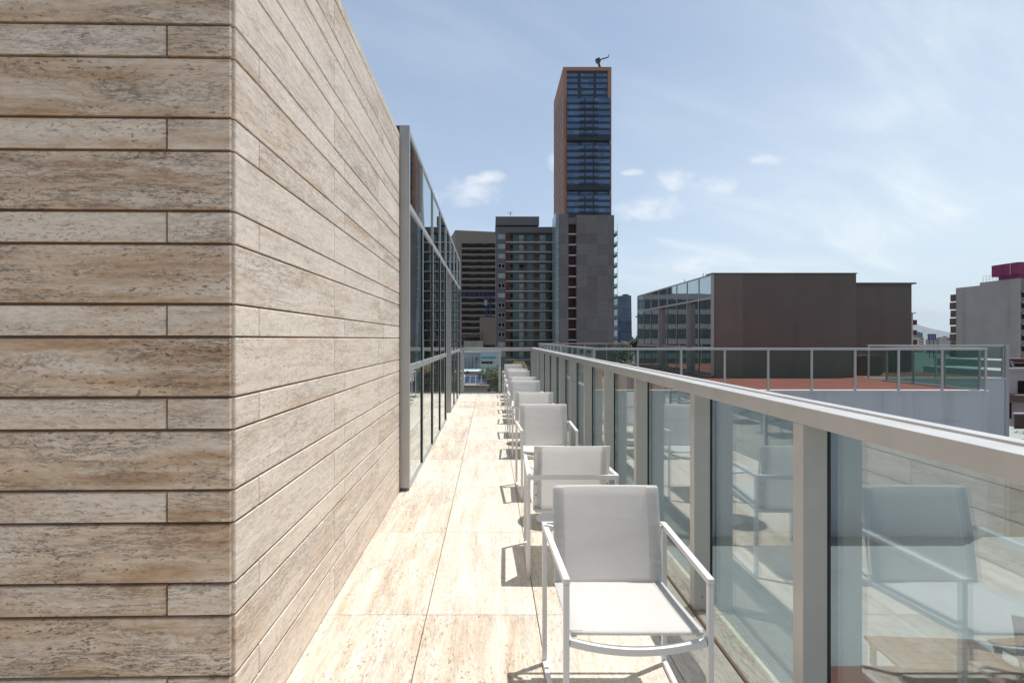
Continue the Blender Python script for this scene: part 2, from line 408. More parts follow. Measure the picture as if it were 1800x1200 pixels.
XW, Y0, YE, ZT = -.893, 1.80, 5.09, 3.52
wall = thing('stone_wall', 'pale travertine wall of long coursed slabs with dark joints, filling the left side', 'wall', loc=(-.9,1.8,0))
def wp(o): o.location = (0.9, -1.8, 0); return o
ca = math.radians(1.2); G = .0055
mb = MB()
for a, b, k in courses(ZT):
    js = [0.0] + ([.219+1.17*i for i in range(5)] if k == 'small' else [.93+1.17*i for i in range(5)])
    for u0, u1 in zip(js, js[1:]):
        stone(mb, (XW-.012, Y0+.02, 0), (-math.cos(ca), -math.sin(ca)), (math.sin(ca)*0, -1), u0+(G*.6 if u0 else 0), u1-G*.6, a+G, b-G, flip=True, rr=(.34, .66) if k == 'small' else (.18, .52))  # lower tone range on this face puts its shade into the stone colour
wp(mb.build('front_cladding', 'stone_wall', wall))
mb = MB()
for a, b, k in courses(ZT):
    js = [Y0+.012]; j = 2.0 if k == 'small' else 2.966
    while j < YE-.05: js.append(j); j += 1.17
    js.append(YE)
    for u0, u1 in zip(js, js[1:]):
        stone(mb, (XW-.02, 0, 0), (0, 1), (1, 0), u0+.002, u1-.002, a+G*.7, b-G*.7, rr=(.60, 1) if k == 'small' else (.56, 1))  # same stone, paler range: the sunlight on this side is put into its colour
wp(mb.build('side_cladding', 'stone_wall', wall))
mb = MB(); xc = XW-.021
mb.hexa([(xc,Y0+.021,0),(xc,YE,0),(-6,YE,0),(-6,Y0+.021-.107,0),(xc,Y0+.021,ZT-.01),(xc,YE,ZT-.01),(-6,YE,ZT-.01),(-6,Y0+.021-.107,ZT-.01)])
mb.box(XW-.021, XW-.012, Y0+.0205, YE-.002, 0, ZT-.012)
wp(mb.build('wall_core', 'mortar', wall))

# ------------------------------------------------------------------ terrace floor: travertine tiles 0.6 x 1.2 m, thin joints
XG, XGL, XO, YF = 1.125, 1.238, 1.256, 14.40
fl = MB()
xs = [-6.0] + [-.347-.6*k for k in range(8, -1, -1)] + [.253, .853, XG-.012]
ys = [2.82+1.207*k for k in range(-5, 10)] + [YF]
def tile(x0, x1, y0, y1, zt=0.0, th=.02):
    g = .0022; r = (random.random(), random.random()); c = .0015
    x0 += g; x1 -= g; y0 += g*.8; y1 -= g*.8
    q = [(x0,y0),(x1,y0),(x1,y1),(x0,y1)]; qi = [(x0+c,y0+c),(x1-c,y0+c),(x1-c,y1-c),(x0+c,y1-c)]
    uv = lambda p: (p[1], p[0])
    fl.face([(*p, zt) for p in qi], [uv(p) for p in qi], r)
    for k in range(4):
        a, b, ai, bi = q[k], q[(k+1)%4], qi[k], qi[(k+1)%4]
        fl.face([(*a,zt-c),(*b,zt-c),(*bi,zt),(*ai,zt)], [uv(a),uv(b),uv(bi),uv(ai)], r)
        fl.face([(*a,zt-th),(*b,zt-th),(*b,zt-c),(*a,zt-c)], [uv(a),uv(b),uv(b),uv(a)], r)
for x0, x1 in zip(xs, xs[1:]):
    for y0, y1 in zip(ys, ys[1:]):
        tile(x0, x1, y0, y1)
for y0, y1 in zip(ys, ys[1:]): tile(XG+.004, XGL+.03, y0, y1)
tag(fl.build('terrace_floor', 'stone_floor'), kind='structure')
sub = B(-6, XGL+.03, ys[0], YF, -.35, -.0205).build('terrace_slab', 'mortar'); tag(sub, kind='structure')

# ------------------------------------------------------------------ glass railing along the terrace
rail = thing('glass_railing', 'long aluminium railing with clear glass panes along the right edge of the terrace', 'railing', loc=(XG, 1.8, 0))
def rp(mb, name, mat, bevel=.002):
    o = mb.build(name, mat, rail, bevel); o.location = (-XG, -1.8, 0); return o
posts = [-1.33, -.235, .80, 1.865, 2.86, 4.0, 5.09] + [6.19+1.1*k for k in range(8)]
joints = [-1.9, 0.31, 2.89, 5.12, 7.32, 9.52, 11.72, YF]
for a, b in zip(joints, joints[1:]):
    mb = MB(); e = .0012 if b < YF else 0
    mb.box(XG, 1.216, a+.0012, b-e, 1.192, 1.255); mb.box(1.2162, 1.262, a+.0012, b-e, 1.186, 1.262)
    rp(mb, 'handrail', 'rail_metal')
for y in posts:
    rp(B(XG+.001, 1.214, y, y+.062, 0.001, 1.1915), 'post', 'rail_metal')
    mb = MB(); mb.cyl((0,0), .0045, 0, .003, 10); bo = mb.build('bolt', 'screw_steel', rail); bo.rotation_euler = (math.pi/2,0,0); bo.location = (1.17-XG, y+.001-1.8, .075)
    rp(B(1.2145, 1.229, y+.004, y+.020, 0.002, 1.1915), 'gasket', 'gasket', 0)
    rp(B(1.2145, 1.229, y+.042, y+.058, 0.002, 1.1915), 'gasket', 'gasket', 0)
ends = [-1.9] + [p+.031 for p in posts] + [YF-.02]
for a, b in zip(ends, ends[1:]):
    rp(B(XGL-.005, XGL+.005, a+.004, b-.004, .003, 1.185), 'pane', 'rail_glass', 0)
rp(B(XG-.010, XG+.002, -1.9, YF-.03, -.018, .006), 'kerb_trim', 'brown_trim', .001)

endr = thing('glass_railing', 'short railing with one slim post crossing the far end of the terrace', 'railing', loc=(0, YF, 0))
def ep(mb, name, mat, bevel=.002):
    o = mb.build(name, mat, endr, bevel); o.location = (0, -YF, 0); return o
ep(B(-.86, XG+.13, YF+.005, YF+.10, 1.165, 1.262), 'handrail', 'rail_metal')
for px in (-.80, X(876.5, YF)): ep(B(px, px+.062, YF+.02, YF+.095, .001, 1.164), 'post', 'rail_metal')
ep(B(XG+.002, XG+.12, YF+.02, YF+.095, .001, 1.164), 'post', 'rail_metal')
for a, b in ((-.735, X(876.5, YF)-.003), (X(876.5, YF)+.066, XG-.002)):
    ep(B(a, b, YF+.055, YF+.065, .02, 1.163), 'pane', 'clear_glass', 0)
ep(B(-.86, XG+.13, YF+.04, YF+.08, .0005, .018), 'base_channel', 'rail_metal')

# ------------------------------------------------------------------ glazed facades (ours and the neighbour's)
def facade(xp, y0, n, bay, side, recess, label, zb=0.0, ztop=3.606):
    """glazing on plane x = xp facing side*x; bays along +y; recessed door bays"""
    T = thing('glass_facade', label, 'facade', loc=(xp, y0, zb))
    s = side
    def fp(mb, name, mat, bevel=.002):
        o = mb.build(name, mat, T, bevel); o.location = (-xp, -y0, -zb); return o
    def bx(a, b, *r):
        x0, x1 = sorted((xp+s*a, xp+s*b)); return B(x0, x1, *r)
    yn = y0+n*bay; zu, zl = 2.80, 1.175
    fp(bx(-.085, .012, y0, y0+.055, zb+.03, ztop), 'corner_post', 'facade_metal')
    fp(bx(-.08, .0, y0+.0555, yn, ztop-.055, ztop-.002), 'top_beam', 'facade_metal')
    fp(bx(-.08, .004, y0+.0555, yn, zu, zu+.065), 'transom', 'facade_metal')
    for k in range(n):
        a, b = y0+k*bay, y0+(k+1)*bay
        d = -.13 if k in recess else 0.0
        a2 = a+.056 if k == 0 else a+.0225; b2 = b-.0225
        fp(bx(-.07, .006, b-.022, b+.022, zu+.0655, ztop-.056), 'mullion', 'facade_metal')
        fp(bx(-.018, -.010, a2, b2, zu+.066, ztop-.057), 'pane', 'facade_glass', 0)
        fp(bx(-.07+d, .006 if (k not in recess and k+1 not in recess) else .010, b-.022, b+.022, zb+.001, zu-.001), 'mullion', 'facade_metal')
        fp(bx(-.0095, .002, b-.0285, b-.0225, zb+.03, zu-.002), 'gasket', 'gasket', 0) if k not in recess else None
        fp(bx(-.07+d, .004+d, a2, b-.023, zl, zl+.066), 'transom', 'facade_metal')
        fp(bx(-.018+d, -.010+d, a2, b2, zl+.067, zu-.002), 'pane', 'facade_glass', 0)
        fp(bx(-.018+d, -.010+d, a2, b2, zb+.026, zl-.001), 'pane', 'facade_glass', 0)
        fp(bx(-.07+d, .004+d, a2, b-.023, zb+.001, zb+.025), 'sill', 'facade_metal')
        if k in recess:
            fp(bx(-.20, -.0705, b+.0225, b+.03, zb+.001, zu-.001), 'door_jamb', 'facade_metal')
            h = fp(bx(-.10, -.075, a+.10, a+.125, zb+.95, zb+1.25), 'door_handle', 'white_metal')
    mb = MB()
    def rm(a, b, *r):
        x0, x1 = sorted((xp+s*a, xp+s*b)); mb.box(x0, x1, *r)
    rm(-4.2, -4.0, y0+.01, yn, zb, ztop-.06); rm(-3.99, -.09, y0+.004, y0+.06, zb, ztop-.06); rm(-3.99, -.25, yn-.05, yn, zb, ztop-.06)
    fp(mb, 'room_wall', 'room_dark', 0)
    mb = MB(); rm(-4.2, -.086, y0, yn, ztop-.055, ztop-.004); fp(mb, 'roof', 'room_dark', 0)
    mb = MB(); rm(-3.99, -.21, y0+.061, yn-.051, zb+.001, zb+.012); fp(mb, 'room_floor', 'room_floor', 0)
    return T
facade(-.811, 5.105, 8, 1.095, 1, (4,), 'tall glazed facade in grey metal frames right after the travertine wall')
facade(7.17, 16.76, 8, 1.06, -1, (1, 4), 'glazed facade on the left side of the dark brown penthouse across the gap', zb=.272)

# ------------------------------------------------------------------ chairs and low tables
def make_chair():
    T = thing('terrace_chair', 'x', 'chair')
    FW, RW, FY, RY, H, w_ = .267, .287, -.285, .285, .65, .021
    for s in (-1, 1):
        f0, r0 = Vector((s*(FW-w_/2), FY+w_/2, 0)), Vector((s*(RW-w_/2), RY-w_/2, 0))
        mb = MB(); z = Vector((0,0,1))
        mb.bar(f0+z*.0225, f0+z*(H-.0225), w_, w_); mb.bar(r0+z*.0225, r0+z*(H-.0225), w_, w_)
        dd = (r0-f0).normalized()*w_/2
        mb.bar(f0-dd+z*(H-.011), r0+dd+z*(H-.011), w_+.003, .022); mb.bar(f0-dd+z*.011, r0+dd+z*.011, w_, .022)
        mb.build('side_frame', 'white_metal', T, .0025)
    B(-RW+.0, RW-.0, RY+.0005, RY+.0125, H-.030, H-.001).build('back_bar', 'white_metal', T, .002)
    pts = []
    for k in range(17):
        u = k/16*2-1; pts.append((u*(FW-.024), FY+.013, .420-.034*(1-u*u)))
    MB().path(pts, .022, .026).build('front_bar', 'white_metal', T, .002)
    mb = MB()
    for s in (-1, 1):
        mb.bar((s*.226, FY+.03, .436), (s*.226, .19, .400), .022, .018)
        mb.bar((s*.226, .2045, .404), (s*.226, .2645, .815), .018, .009, (0,1,0))
        mb.bar((s*.226, RY-.035, H-.016), (s*(RW-.025), RY-.012, H-.016), .016, .02)
        mb.bar((s*.238, FY+.02, .432), (s*(FW-.022), FY+.012, .424), .016, .016)
        mb.bar((s*.228, .10, .398), (s*(RW-.028), .10, .05), .006, .006) if False else None
    mb.bar((-.226, .196, .392), (.226, .196, .392), .018, .014)
    mb.build('seat_frame', 'white_metal', T, .002)
    def sheet(rows, half, z_off, th, sag):
        mb = MB(); nx = 14; n = len(rows)
        for side_ in (0, 1):
            for (y, z) in rows:
                for i in range(nx+1):
                    u = i/nx*2-1
                    mb.v.append((u*half, y + sag[0]*(1-u*u) + (0 if side_ == 0 else th[0]), z + sag[1]*(1-u*u) + (0 if side_ == 0 else th[1])))
        W_ = nx+1; off = n*W_
        def q(*f): mb.f.append(list(f)); mb.uv.append(None); mb.rn.append(None)
        for j in range(n-1):
            for i in range(nx):
                a = j*W_+i; q(a, a+1, a+W_+1, a+W_); q(off+a, off+a+W_, off+a+W_+1, off+a+1)
            a = j*W_; q(a, a+W_, off+a+W_, off+a); a = j*W_+nx; q(a, off+a, off+a+W_, a+W_)
        for i in range(nx):
            q(i, off+i, off+i+1, i+1); a = (n-1)*W_+i; q(a, a+1, off+a+1, off+a)
        return mb
    seat_rows = [(FY+.026, .440), (FY+.020, .447), (FY+.03, .4515)] + [(FY+.03+(.485)*k/8, .4515-.040*k/8-.003*math.sin(math.pi*k/8)) for k in range(1, 9)]
    st = sheet(seat_rows, .238, 0, (0, -.003), (0, -.002)).build('seat', 'sling_fabric', T, smooth=True)
    back_rows = [(.196+.062*k/10-.006*math.sin(math.pi*k/10), .402+.418*k/10) for k in range(11)] + [(.263, .826), (.267, .822)]
    bk = sheet(back_rows, .238, 0, (.003, 0), (.010, 0)).build('backrest', 'sling_fabric', T, smooth=True)
    for s in (-1, 1):
        mb = MB()
        for (y, z), (y2, z2) in zip(back_rows[:10], back_rows[1:11]):
            x0, x1 = sorted((s*.190, s*.241))
            mb.hexa([(x0,y-.0045,z),(x1,y-.0075,z),(x1,y+.009,z),(x0,y+.0075,z),(x0,y2-.0045,z2),(x1,y2-.0075,z2),(x1,y2+.009,z2),(x0,y2+.0075,z2)])
        mb.build('hem', 'sling_fabric', bk)
        for zz_ in (.43, .505, .58):
            yv = .196+.062*(zz_-.402)/.418
            mb = MB(); mb.cyl((0,0), .005, 0, .012, 10)
            sc_ = mb.build('screw', 'screw_steel', bk); sc_.rotation_euler = (-math.pi/2, 0, 0); sc_.location = (s*.226, yv+.004, zz_)
        x0, x1 = sorted((s*.196, s*.241))
        mb = MB(); rr = seat_rows[2:]
        for (y, z), (y2, z2) in zip(rr, rr[1:]):
            mb.hexa([(x0,y,z-.008),(x1,y,z-.008),(x1,y2,z2-.008),(x0,y2,z2-.008),(x0,y,z+.0015),(x1,y,z+.0015),(x1,y2,z2+.0015),(x0,y2,z2+.0015)])
        mb.build('hem', 'sling_fabric', st)
    return T
chair = make_chair()
GRP = 'white sling chairs in a row along the railing'
# centre x, y of the rear legs, facing (-1 towards us, +1 away), label
chairs = [(.527, 2.405, -1, 'nearest white sling chair, seat facing us, largest in the row'),
          (.515, 3.245, 1, 'second white chair from the front, back to us with its rear bar showing'),
          (.548, 5.375, -1, 'third white chair from the front, facing us behind the first table'),
          (.560, 6.545, 1, 'fourth white chair from the front, its cream back turned to us'),
          (.556, 8.40, -1, 'fifth white chair from the front, grey back with its front to us'),
          (.575, 9.20, 1, 'sixth white chair from the front, only a strip of cream back showing'),
          (.593, 11.03, -1, 'seventh white chair from the front, third from the far end of the row'),
          (.600, 11.72, 1, 'eighth white chair from the front, thin cream strip second from the far end'),
          (.610, 13.78, -1, 'farthest white chair in the row, next to the end railing post')]
for i, (cx, ry, fdir, lab) in enumerate(chairs):
    c = chair if i == 0 else dup(chair)
    if fdir < 0: c.location = (cx, ry-.285, 0); c.rotation_euler = (0,0,random.uniform(-.012,.012))
    else: c.location = (cx, ry+.285, 0); c.rotation_euler = (0,0,math.pi+random.uniform(-.012,.012))
    tag(c, lab, 'chair', GRP)
chair.rotation_euler = (0,0,0)
def make_table():
    T = thing('side_table', 'x', 'table')
    MB().cyl((0,0), .165, .001, .011, 48).build('base', 'white_metal', T, .002)
    MB().cyl((0,0), .018, .0115, .432, 20).build('pole', 'white_metal', T)
    MB().cyl((0,0), .21, .4325, .445, 56).build('tabletop', 'white_metal', T, .002)
    return T
tb = make_table()
for i, (y, lab) in enumerate([(4.31, 'low round white side table nearest to us, between the second and third chairs'),
                              (7.47, 'low round white side table between the fourth and fifth chairs'),
                              (10.12, 'low round white side table between the sixth and seventh chairs'),
                              (12.75, 'low round white side table between the eighth and farthest chairs')]):
    o = tb if i == 0 else dup(tb)
    o.location = (.545, y, 0); tag(o, lab, 'table', 'low round tables between the chairs')

# ------------------------------------------------------------------ the neighbouring roof terrace
ZN, D1, XA, XB = .27, 12.4, 2.43, 11.9
nb = thing('neighbour_block', 'white rendered block with a red roof terrace on top, across the gap', 'building', loc=(XA, D1, 0))
def np_(mb, name, mat, bevel=0):
    o = mb.build(name, mat, nb, bevel); o.location = (-XA, -D1, 0); return o
mb = B(XA, XB, D1, 26.3, -14, ZN-.06); mb.box(XB+.001, 16.3, 16.4, 26.3, -14, ZN-.061)
np_(mb, 'wall', 'white_render')
mb = B(XA-.03, XB+.03, D1-.035, D1+.16, ZN-.0595, ZN+.0); mb.box(XB+.031, 16.33, 16.37, 16.55, ZN-.0595, ZN+.0); mb.box(XA-.03, XA+.16, D1+.161, 26.3, ZN-.0595, ZN)
np_(mb, 'coping', 'white_render', .004)
np_(B(XA, XB-.6, D1-.012, D1-.0005, Z(739.5, D1)-.012, Z(739.5, D1)+.012), 'drip_ledge', 'white_render', .002)
mb = B(XA+.161, XB, D1+.161, 26.2, ZN-.0599, ZN-.012); mb.box(XB+.0311, 16.3, 16.551, 26.2, ZN-.0599, ZN-.012)
np_(mb, 'red_floor', 'red_floor')
np_(B(16.301, 16.42, 16.38, 16.5, -14, 1.31), 'corner_pier', 'facade_metal', .003)

def run(p, q, n, label, zt=1.285, zb=ZN, first=True, last=True, pt=.055):
    """a straight glass balustrade with n bays"""
    p, q = Vector((*p, 0)), Vector((*q, 0)); T = thing('glass_balustrade', label, 'railing', 'glass balustrades of the red roof terrace', loc=(p.x, p.y, zb))
    L = (q-p).length; d = (q-p)/L; ang = math.atan2(d.y, d.x); T.rotation_euler = (0,0,ang)
    B(-.03, L+.03, -.045, .045, zt-zb-.055, zt-zb).build('handrail', 'rail_metal', T, .003)
    for k in range(n+1):
        if (k == 0 and not first) or (k == n and not last): continue
        u = L*k/n; B(u-.024, u+.024, -.035, .0, -.09 if k % 2 else -.02, zt-zb-.056).build('post', 'rail_metal', T, .003)
    for k in range(n):
        B(L*k/n+.012, L*(k+1)/n-.012, .004, .014, .03, zt-zb-.06).build('pane', 'far_glass', T)
    return T
run((XA+.06, D1+.03), (XB-.03, D1+.03), 9, 'frontal glass balustrade with silver posts along the edge of the red terrace')
run((XA+.05, 26.25), (XA+.05, D1+.10), 13, 'receding glass balustrade on the left edge of the red terrace')
run((XA+.15, 26.25), (7.0, 26.25), 4, 'small glass balustrade at the back left of the red terrace')
run((XB-.05, D1+.16), (XB-.05, 15.5), 3, 'greenish glass balustrade running back from the right corner of the red terrace')
run((XB+.10, 16.45), (16.28, 16.45), 2, 'set back glass balustrade at the far right of the red terrace', zt=1.315)
B(XA-.02, XA+.10, D1-.03, D1+.09, ZN+.001, 1.29)  # (corner post is built below with the front run)

pn = thing('penthouse', 'dark brown rendered penthouse block standing on the red terrace', 'building', loc=(7.17, 16.74, ZN))
def pp(mb, name, mat, bevel=0):
    o = mb.build(name, mat, pn, bevel); o.location = (-7.17, -16.74, -ZN); return o
pp(B(7.265, 8.16, 16.725, 16.99, ZN-.011, 3.60), 'pilaster', 'dark_render_pale', .01)
mb = B(7.2655, 11.83, 16.9905, 17.2, ZN-.011, 3.60); mb.box(8.161, 11.83, 16.74, 16.99, ZN-.011, 3.60); mb.box(11.40, 11.83, 17.2005, 25.3, ZN-.011, 3.60)
pp(mb, 'wall', 'dark_render', .006)
pp(B(11.831, 16.0, 19.66, 25.3, ZN-.011, 3.60), 'side_wall', 'dark_render', .006)
mb = B(7.15, 11.85, 16.71, 17.2, 3.601, 3.632); mb.box(11.3, 11.85, 17.201, 25.3, 3.601, 3.632)
pp(mb, 'coping', 'dark_render')
pp(B(11.852, 16.12, 19.58, 19.9, 3.575, 3.63), 'coping', 'dark_render')
mb = MB(); mb.cyl((9.2, 17.1), .16, 3.633, 3.68, 20, .08); pp(mb, 'roof_vent', 'slab_white')
for x_, y_, h_ in ((7.5, 20, .16), (7.4, 18, .14)):
    mb = MB(); mb.bar((x_, y_, 3.6), (x_, y_, 3.632+h_), .015, .015); pp(mb, 'roof_rod', 'steel_dark')
ac = thing('equipment_box', 'dark red metal box on the red terrace in front of the brown wall', 'box', loc=(12.92, 17.95, ZN-.012))
B(-.42, .42, -.35, .35, .03, .64).build('body', 'red_box', ac, .01)
B(-.45, .45, -.38, .38, .641, .675).build('lid', 'red_box', ac, .006)
B(-.38, .38, -.31, .31, 0, .029).build('foot', 'steel_dark', ac)

# ------------------------------------------------------------------ ground, courtyard roof below, furniture seen through the glass
GZ = -14
tag(B(-9000, 18000, -800, 19000, GZ-1, GZ).build('ground', 'city_ground'), kind='structure')
st_ = tag(B(-60, 90, 30, 40, GZ+.004, GZ+.012).build('street', 'asphalt'), kind='structure')
own = thing('terrace_building', 'lower storeys of the terrace building under the railing', 'building', loc=(0,5,GZ))
B(-6, XGL+.02, -8.2, 9.39, 0, 13.64).build('wall', 'white_render', own)
ct = thing('lower_building', 'lower building with a pale flat roof between the terrace and the white block', 'building', loc=(6,4,GZ))
B(-4.6, 12, -8, 8.3, 0, -3.2-GZ).build('wall', 'court_floor', ct)
B(-1.6, 3.2, -4, 3.4, -3.2-GZ+.004, -3.2-GZ+.03).build('tiled_patio', 'patio_tile', ct)
for x, y, wx, wy, a, lab in [(6.15, 7.1, 1.5, .75, -.06, 'brown wooden low table on the red patio below, seen through the nearest pane'),
                             (7.65, 7.2, 1.0, .55, .10, 'smaller brown wooden table on the patio below, right of the other one')]:
    db = thing('low_table', lab, 'table', 'wooden tables on the patio below', loc=(x, y, -3.17), rz=a)
    for k in range(6): B(-wx/2, wx/2, -wy/2+wy*k/6+.006, -wy/2+wy*(k+1)/6, .33, .37).build('plank', 'deck_wood', db, .004)
    for sy in (-wy/2+.05, wy/2-.09): B(-wx/2+.03, wx/2-.03, sy, sy+.04, .27, .3295).build('rail', 'deck_wood', db)
    for sx in (-wx/2+.05, wx/2-.11):
        for sy in (-wy/2+.05, wy/2-.11): B(sx, sx+.06, sy, sy+.06, 0, .2695).build('leg', 'steel_dark', db)
lch = thing('lounge_chair', 'dark woven lounge chair behind the wooden tables on the patio below', 'chair', loc=(7.2, 6.5, -3.17), rz=-.5)
B(-.3, .3, -.35, .4, .28, .34).build('seat', 'dark_wicker', lch, .02)
mb = MB(); mb.bar((0, .38, .33), (0, .62, .85), .6, .05, (0,1,0)); mb.build('backrest', 'dark_wicker', lch, .01)
for sx in (-.28, .24):
    for sy in (-.33, .34): B(sx, sx+.04, sy, sy+.04, 0, .279).build('leg', 'steel_dark', lch)

# ------------------------------------------------------------------ buildings
def winset(parent, meshes, spots):
    """copies of one window (list of (name, MB, material)) at offsets; later entries are sub-parts of the first"""
    proto = None
    for p in spots:
        if proto is None:
            proto = meshes[0][1].build(meshes[0][0], meshes[0][2], parent)
            for nm, mb, mt in meshes[1:]: mb.build(nm, mt, proto)
            o = proto
        else: o = dup(proto, parent)
        o.location = p

# blue and brown tower, about 290 m off
D = 290; x0, x1, zt = X(990, D), X(1074.8, D), Z(118, D)
tw = thing('tower', 'tallest tower, brown frame around dark blue glass floors', 'tower', loc=(x0, D, GZ)); H = zt-GZ
WX = x1-x0; gl, gr = X(996, D)-x0, X(1068.5, D)-x0
DP = 43.0
mb = B(0, gl, 0, 1.2, 0, H); mb.box(gr+.9, WX, 0, 1.2, 0, H); mb.box(gl, gr+.9, 0, 1.2, Z(124, D)-GZ, H)
mb.box(0, WX, 1.2, DP, 0, H); mb.box(gr, gr+.899, 0, 1.2, Z(172, D)-GZ, Z(124.2, D)-GZ)
mb.build('frame', 'terracotta_clad', tw)
def tz(y): return Z(y, D)-GZ
B(gl+.01, gr+.89, .9, 1.19, 0, tz(124.2)).build('glazing_panel', 'navy_panel', tw)
spots3 = [(173.8, 241, 6, .0), (256.5, 328, 6, .0), (344, 377, 3, .0)]
w3 = [(996.2, 1026), (1028.5, 1041), (1043.5, 1071.5)]
for ya, yb, nfl, _ in spots3:
    B(gl+.01, X(1072, D)-x0, -1.2, .899, tz(yb+1.0), tz(ya)).build('bay_volume', 'navy_panel', tw)
    B(gl+.005, X(1072.3, D)-x0, -1.35, .898, tz(yb+7), tz(yb+1.05)).build('soffit_band', 'balcony_dark', tw)
    ph = (yb-ya)/nfl
    for k in range(nfl):
        for a, b in w3:
            B(X(a, D)-x0, X(b, D)-x0, -1.26, -1.201, tz(ya+ph*k+8.0), tz(ya+ph*k+1.2)).build('window', 'tower_glass', tw)
        B(X(1018, D)-x0, X(1050, D)-x0, -1.9, -1.261, tz(ya+ph*k+10.6), tz(ya+ph*k+7.0)).build('balcony', 'balcony_dark', tw)
for y in (128.5, 137.5, 147.5, 158.5, 169, 250.5, 255.2, 336.5, 341.2):
    h = 5.0 if y in (128.5,) else (6.2 if y < 169 else 3.2)
    for a, b in ((996.3, 1015.8), (1021.5, 1043.5), (1048.5, 1068.3)):
        B(X(a, D)-x0, X(b, D)-x0, .80, .899, tz(y+h), tz(y)).build('window', 'tower_glass', tw)
spots = []
for r in range(26):
    for c_ in range(5):
        spots.append((-.06, 4.5+c_*7.6+(r % 2)*2.2, H-14-r*4.45))
wm = [('side_window', B(0, .059, 0, 3.4, 0, 2.9), 'balcony_dark')]
winset(tw, wm, spots[:80])
mb = MB()
for p in spots[80:]: mb.box(p[0], p[0]+.059, p[1], p[1]+3.4, p[2], p[2]+2.9)
tag(mb.build('side_window', 'balcony_dark', tw), kind='stuff')
cr = thing('roof_crane', 'small dark crane perched on top of the tallest tower', 'crane', loc=(X(1056.5, D), D+4, zt))
B(-.7, .7, -.7, .7, 0, 2.2).build('base', 'steel_dark', cr); mb = MB(); mb.bar((0,0,2.2), (-.8,0,5.5), 1.0, 1.0); mb.build('mast', 'steel_dark', cr)
mb = MB(); mb.bar((-2,0,5.2), (0.2,0,6.2), 1.6, 2.2); mb.build('cab', 'steel_dark', cr)
mb = MB(); mb.bar((-.5,0,6), (5,0,7.6), .5, .5); mb.bar((5,0,7.6), (5.3,0,9.2), .35, .35); mb.build('boom', 'steel_dark', cr)

# dark banded office block, 306 m off
D = 306; x0, x1 = X(800.2, D), X(880, D); zt = Z(404.5, D)
ob = thing('office_block', 'beige office block with black ribbon windows, left of the apartments', 'building', loc=(x0, D, GZ)); H = zt-GZ
xl = X(790.8, D+26)-x0
mb = MB(); mb.hexa([(0,0,0),(x1-x0,0,0),(x1-x0,26,0),(xl,26,0),(0,0,H),(x1-x0,0,H-1.2),(x1-x0,26,H-1.2),(xl,26,H)])
mb.build('wall', 'beige_concrete', ob)
for k in range(19):
    y = 428.0+10.68*k
    B(X(811.6, D)-x0, X(871.5, D)-x0, -.25, -.02, Z(y+7.0, D)-GZ, Z(y, D)-GZ).build('window_band', 'black_glass', ob)
    B(X(826, D)-x0, X(838, D)-x0, -.4, -.251, Z(y+1.5, D)-GZ, Z(y-.6, D)-GZ).build('awning', 'brown_wall', ob)
    B(X(848, D)-x0, X(856, D)-x0, -.4, -.251, Z(y+1.5, D)-GZ, Z(y-.6, D)-GZ).build('awning', 'brown_wall', ob)

# apartment slab with balconies, 160 m off
D = 160; x0 = X(871.8, D)
ap = thing('apartment_block', 'grey apartment block with rows of teal glass balconies and red panels', 'building', loc=(x0, D, GZ))
ax = lambda p: X(p, D)-x0
az = lambda y: Z(y, D)-GZ
B(0, ax(889.6), 0, 20, 0, az(399)).build('stair_wall', 'grey_concrete', ap)
B(ax(889.62), ax(978.5), 1.6, 20, 0, az(399)).build('wall', 'teal_glass', ap)
B(ax(889.62), ax(978.5), -.1, 1.59, az(409), az(399)).build('parapet', 'grey_concrete', ap)
B(.6, ax(945), 1.5, 15, az(398.9), az(396)).build('roof_room', 'room_dark', ap)
B(-.1, ax(947.6), -.3, 16, az(395.9), az(381)).build('roof_box', 'grey_concrete', ap)
fls = [425.3+17.17*k for k in range(13)]
for k, y in enumerate(fls):
    if y > 640: break
    s_ = B(ax(889.4), ax(979.3), -.35, 1.58, az(y+1.3), az(y-.4)).build('balcony', 'slab_white', ap)
    B(ax(896.2), ax(978.4), -.3, -.24, az(y-.45), az(y-6.2)).build('balcony_glass', 'far_glass', s_)
    B(ax(889.8), ax(895.6), -.28, 1.57, az(y-.45), az(y-15.6)).build('red_panel', 'ochre_red', ap)
    for a, b, mt, nm in ((897, 902, 'black_glass', 'window'), (913, 921, 'blind_white', 'window'), (921.3, 927.5, 'brown_wall', 'wall_panel'),
                     (938.6, 949.2, 'brown_wall', 'wall_panel'), (949.5, 959.8, 'blind_white', 'window'), (960, 963.5, 'brown_wall', 'wall_panel')):
        m_ = 'black_glass' if (mt == 'blind_white' and random.random() < .12) else mt
        B(ax(a), ax(b), 1.45, 1.595, az(y-.45), az(y-(13.5 if nm == 'window' else 15.4))).build(nm, m_, ap)
    ws = (random.random() < .3)
    f_ = B(ax(875.4), ax(887.6), -.10, -.01, az(y-5.2), az(y-13.2)).build('window', 'slab_white' if not ws else 'blind_white', ap)
    for a, b in ((875.9, 881), (882, 887.1)):
        B(ax(a), ax(b), -.14, -.101, az(y-5.8), az(y-12.6)).build('pane', 'pale_glass' if ws else 'black_glass', f_)
mb = MB(); mb.bar((4.6,3,az(381)), (4.6,3,az(381)+2.4), .12, .12); mb.bar((4.0,3,az(381)+2.3), (4.6,3,az(381)+1.4), .1, .1); mb.bar((5.2,3,az(381)+2.3), (4.6,3,az(381)+1.4), .1, .1)
mb.build('antenna', 'steel_dark', ap)

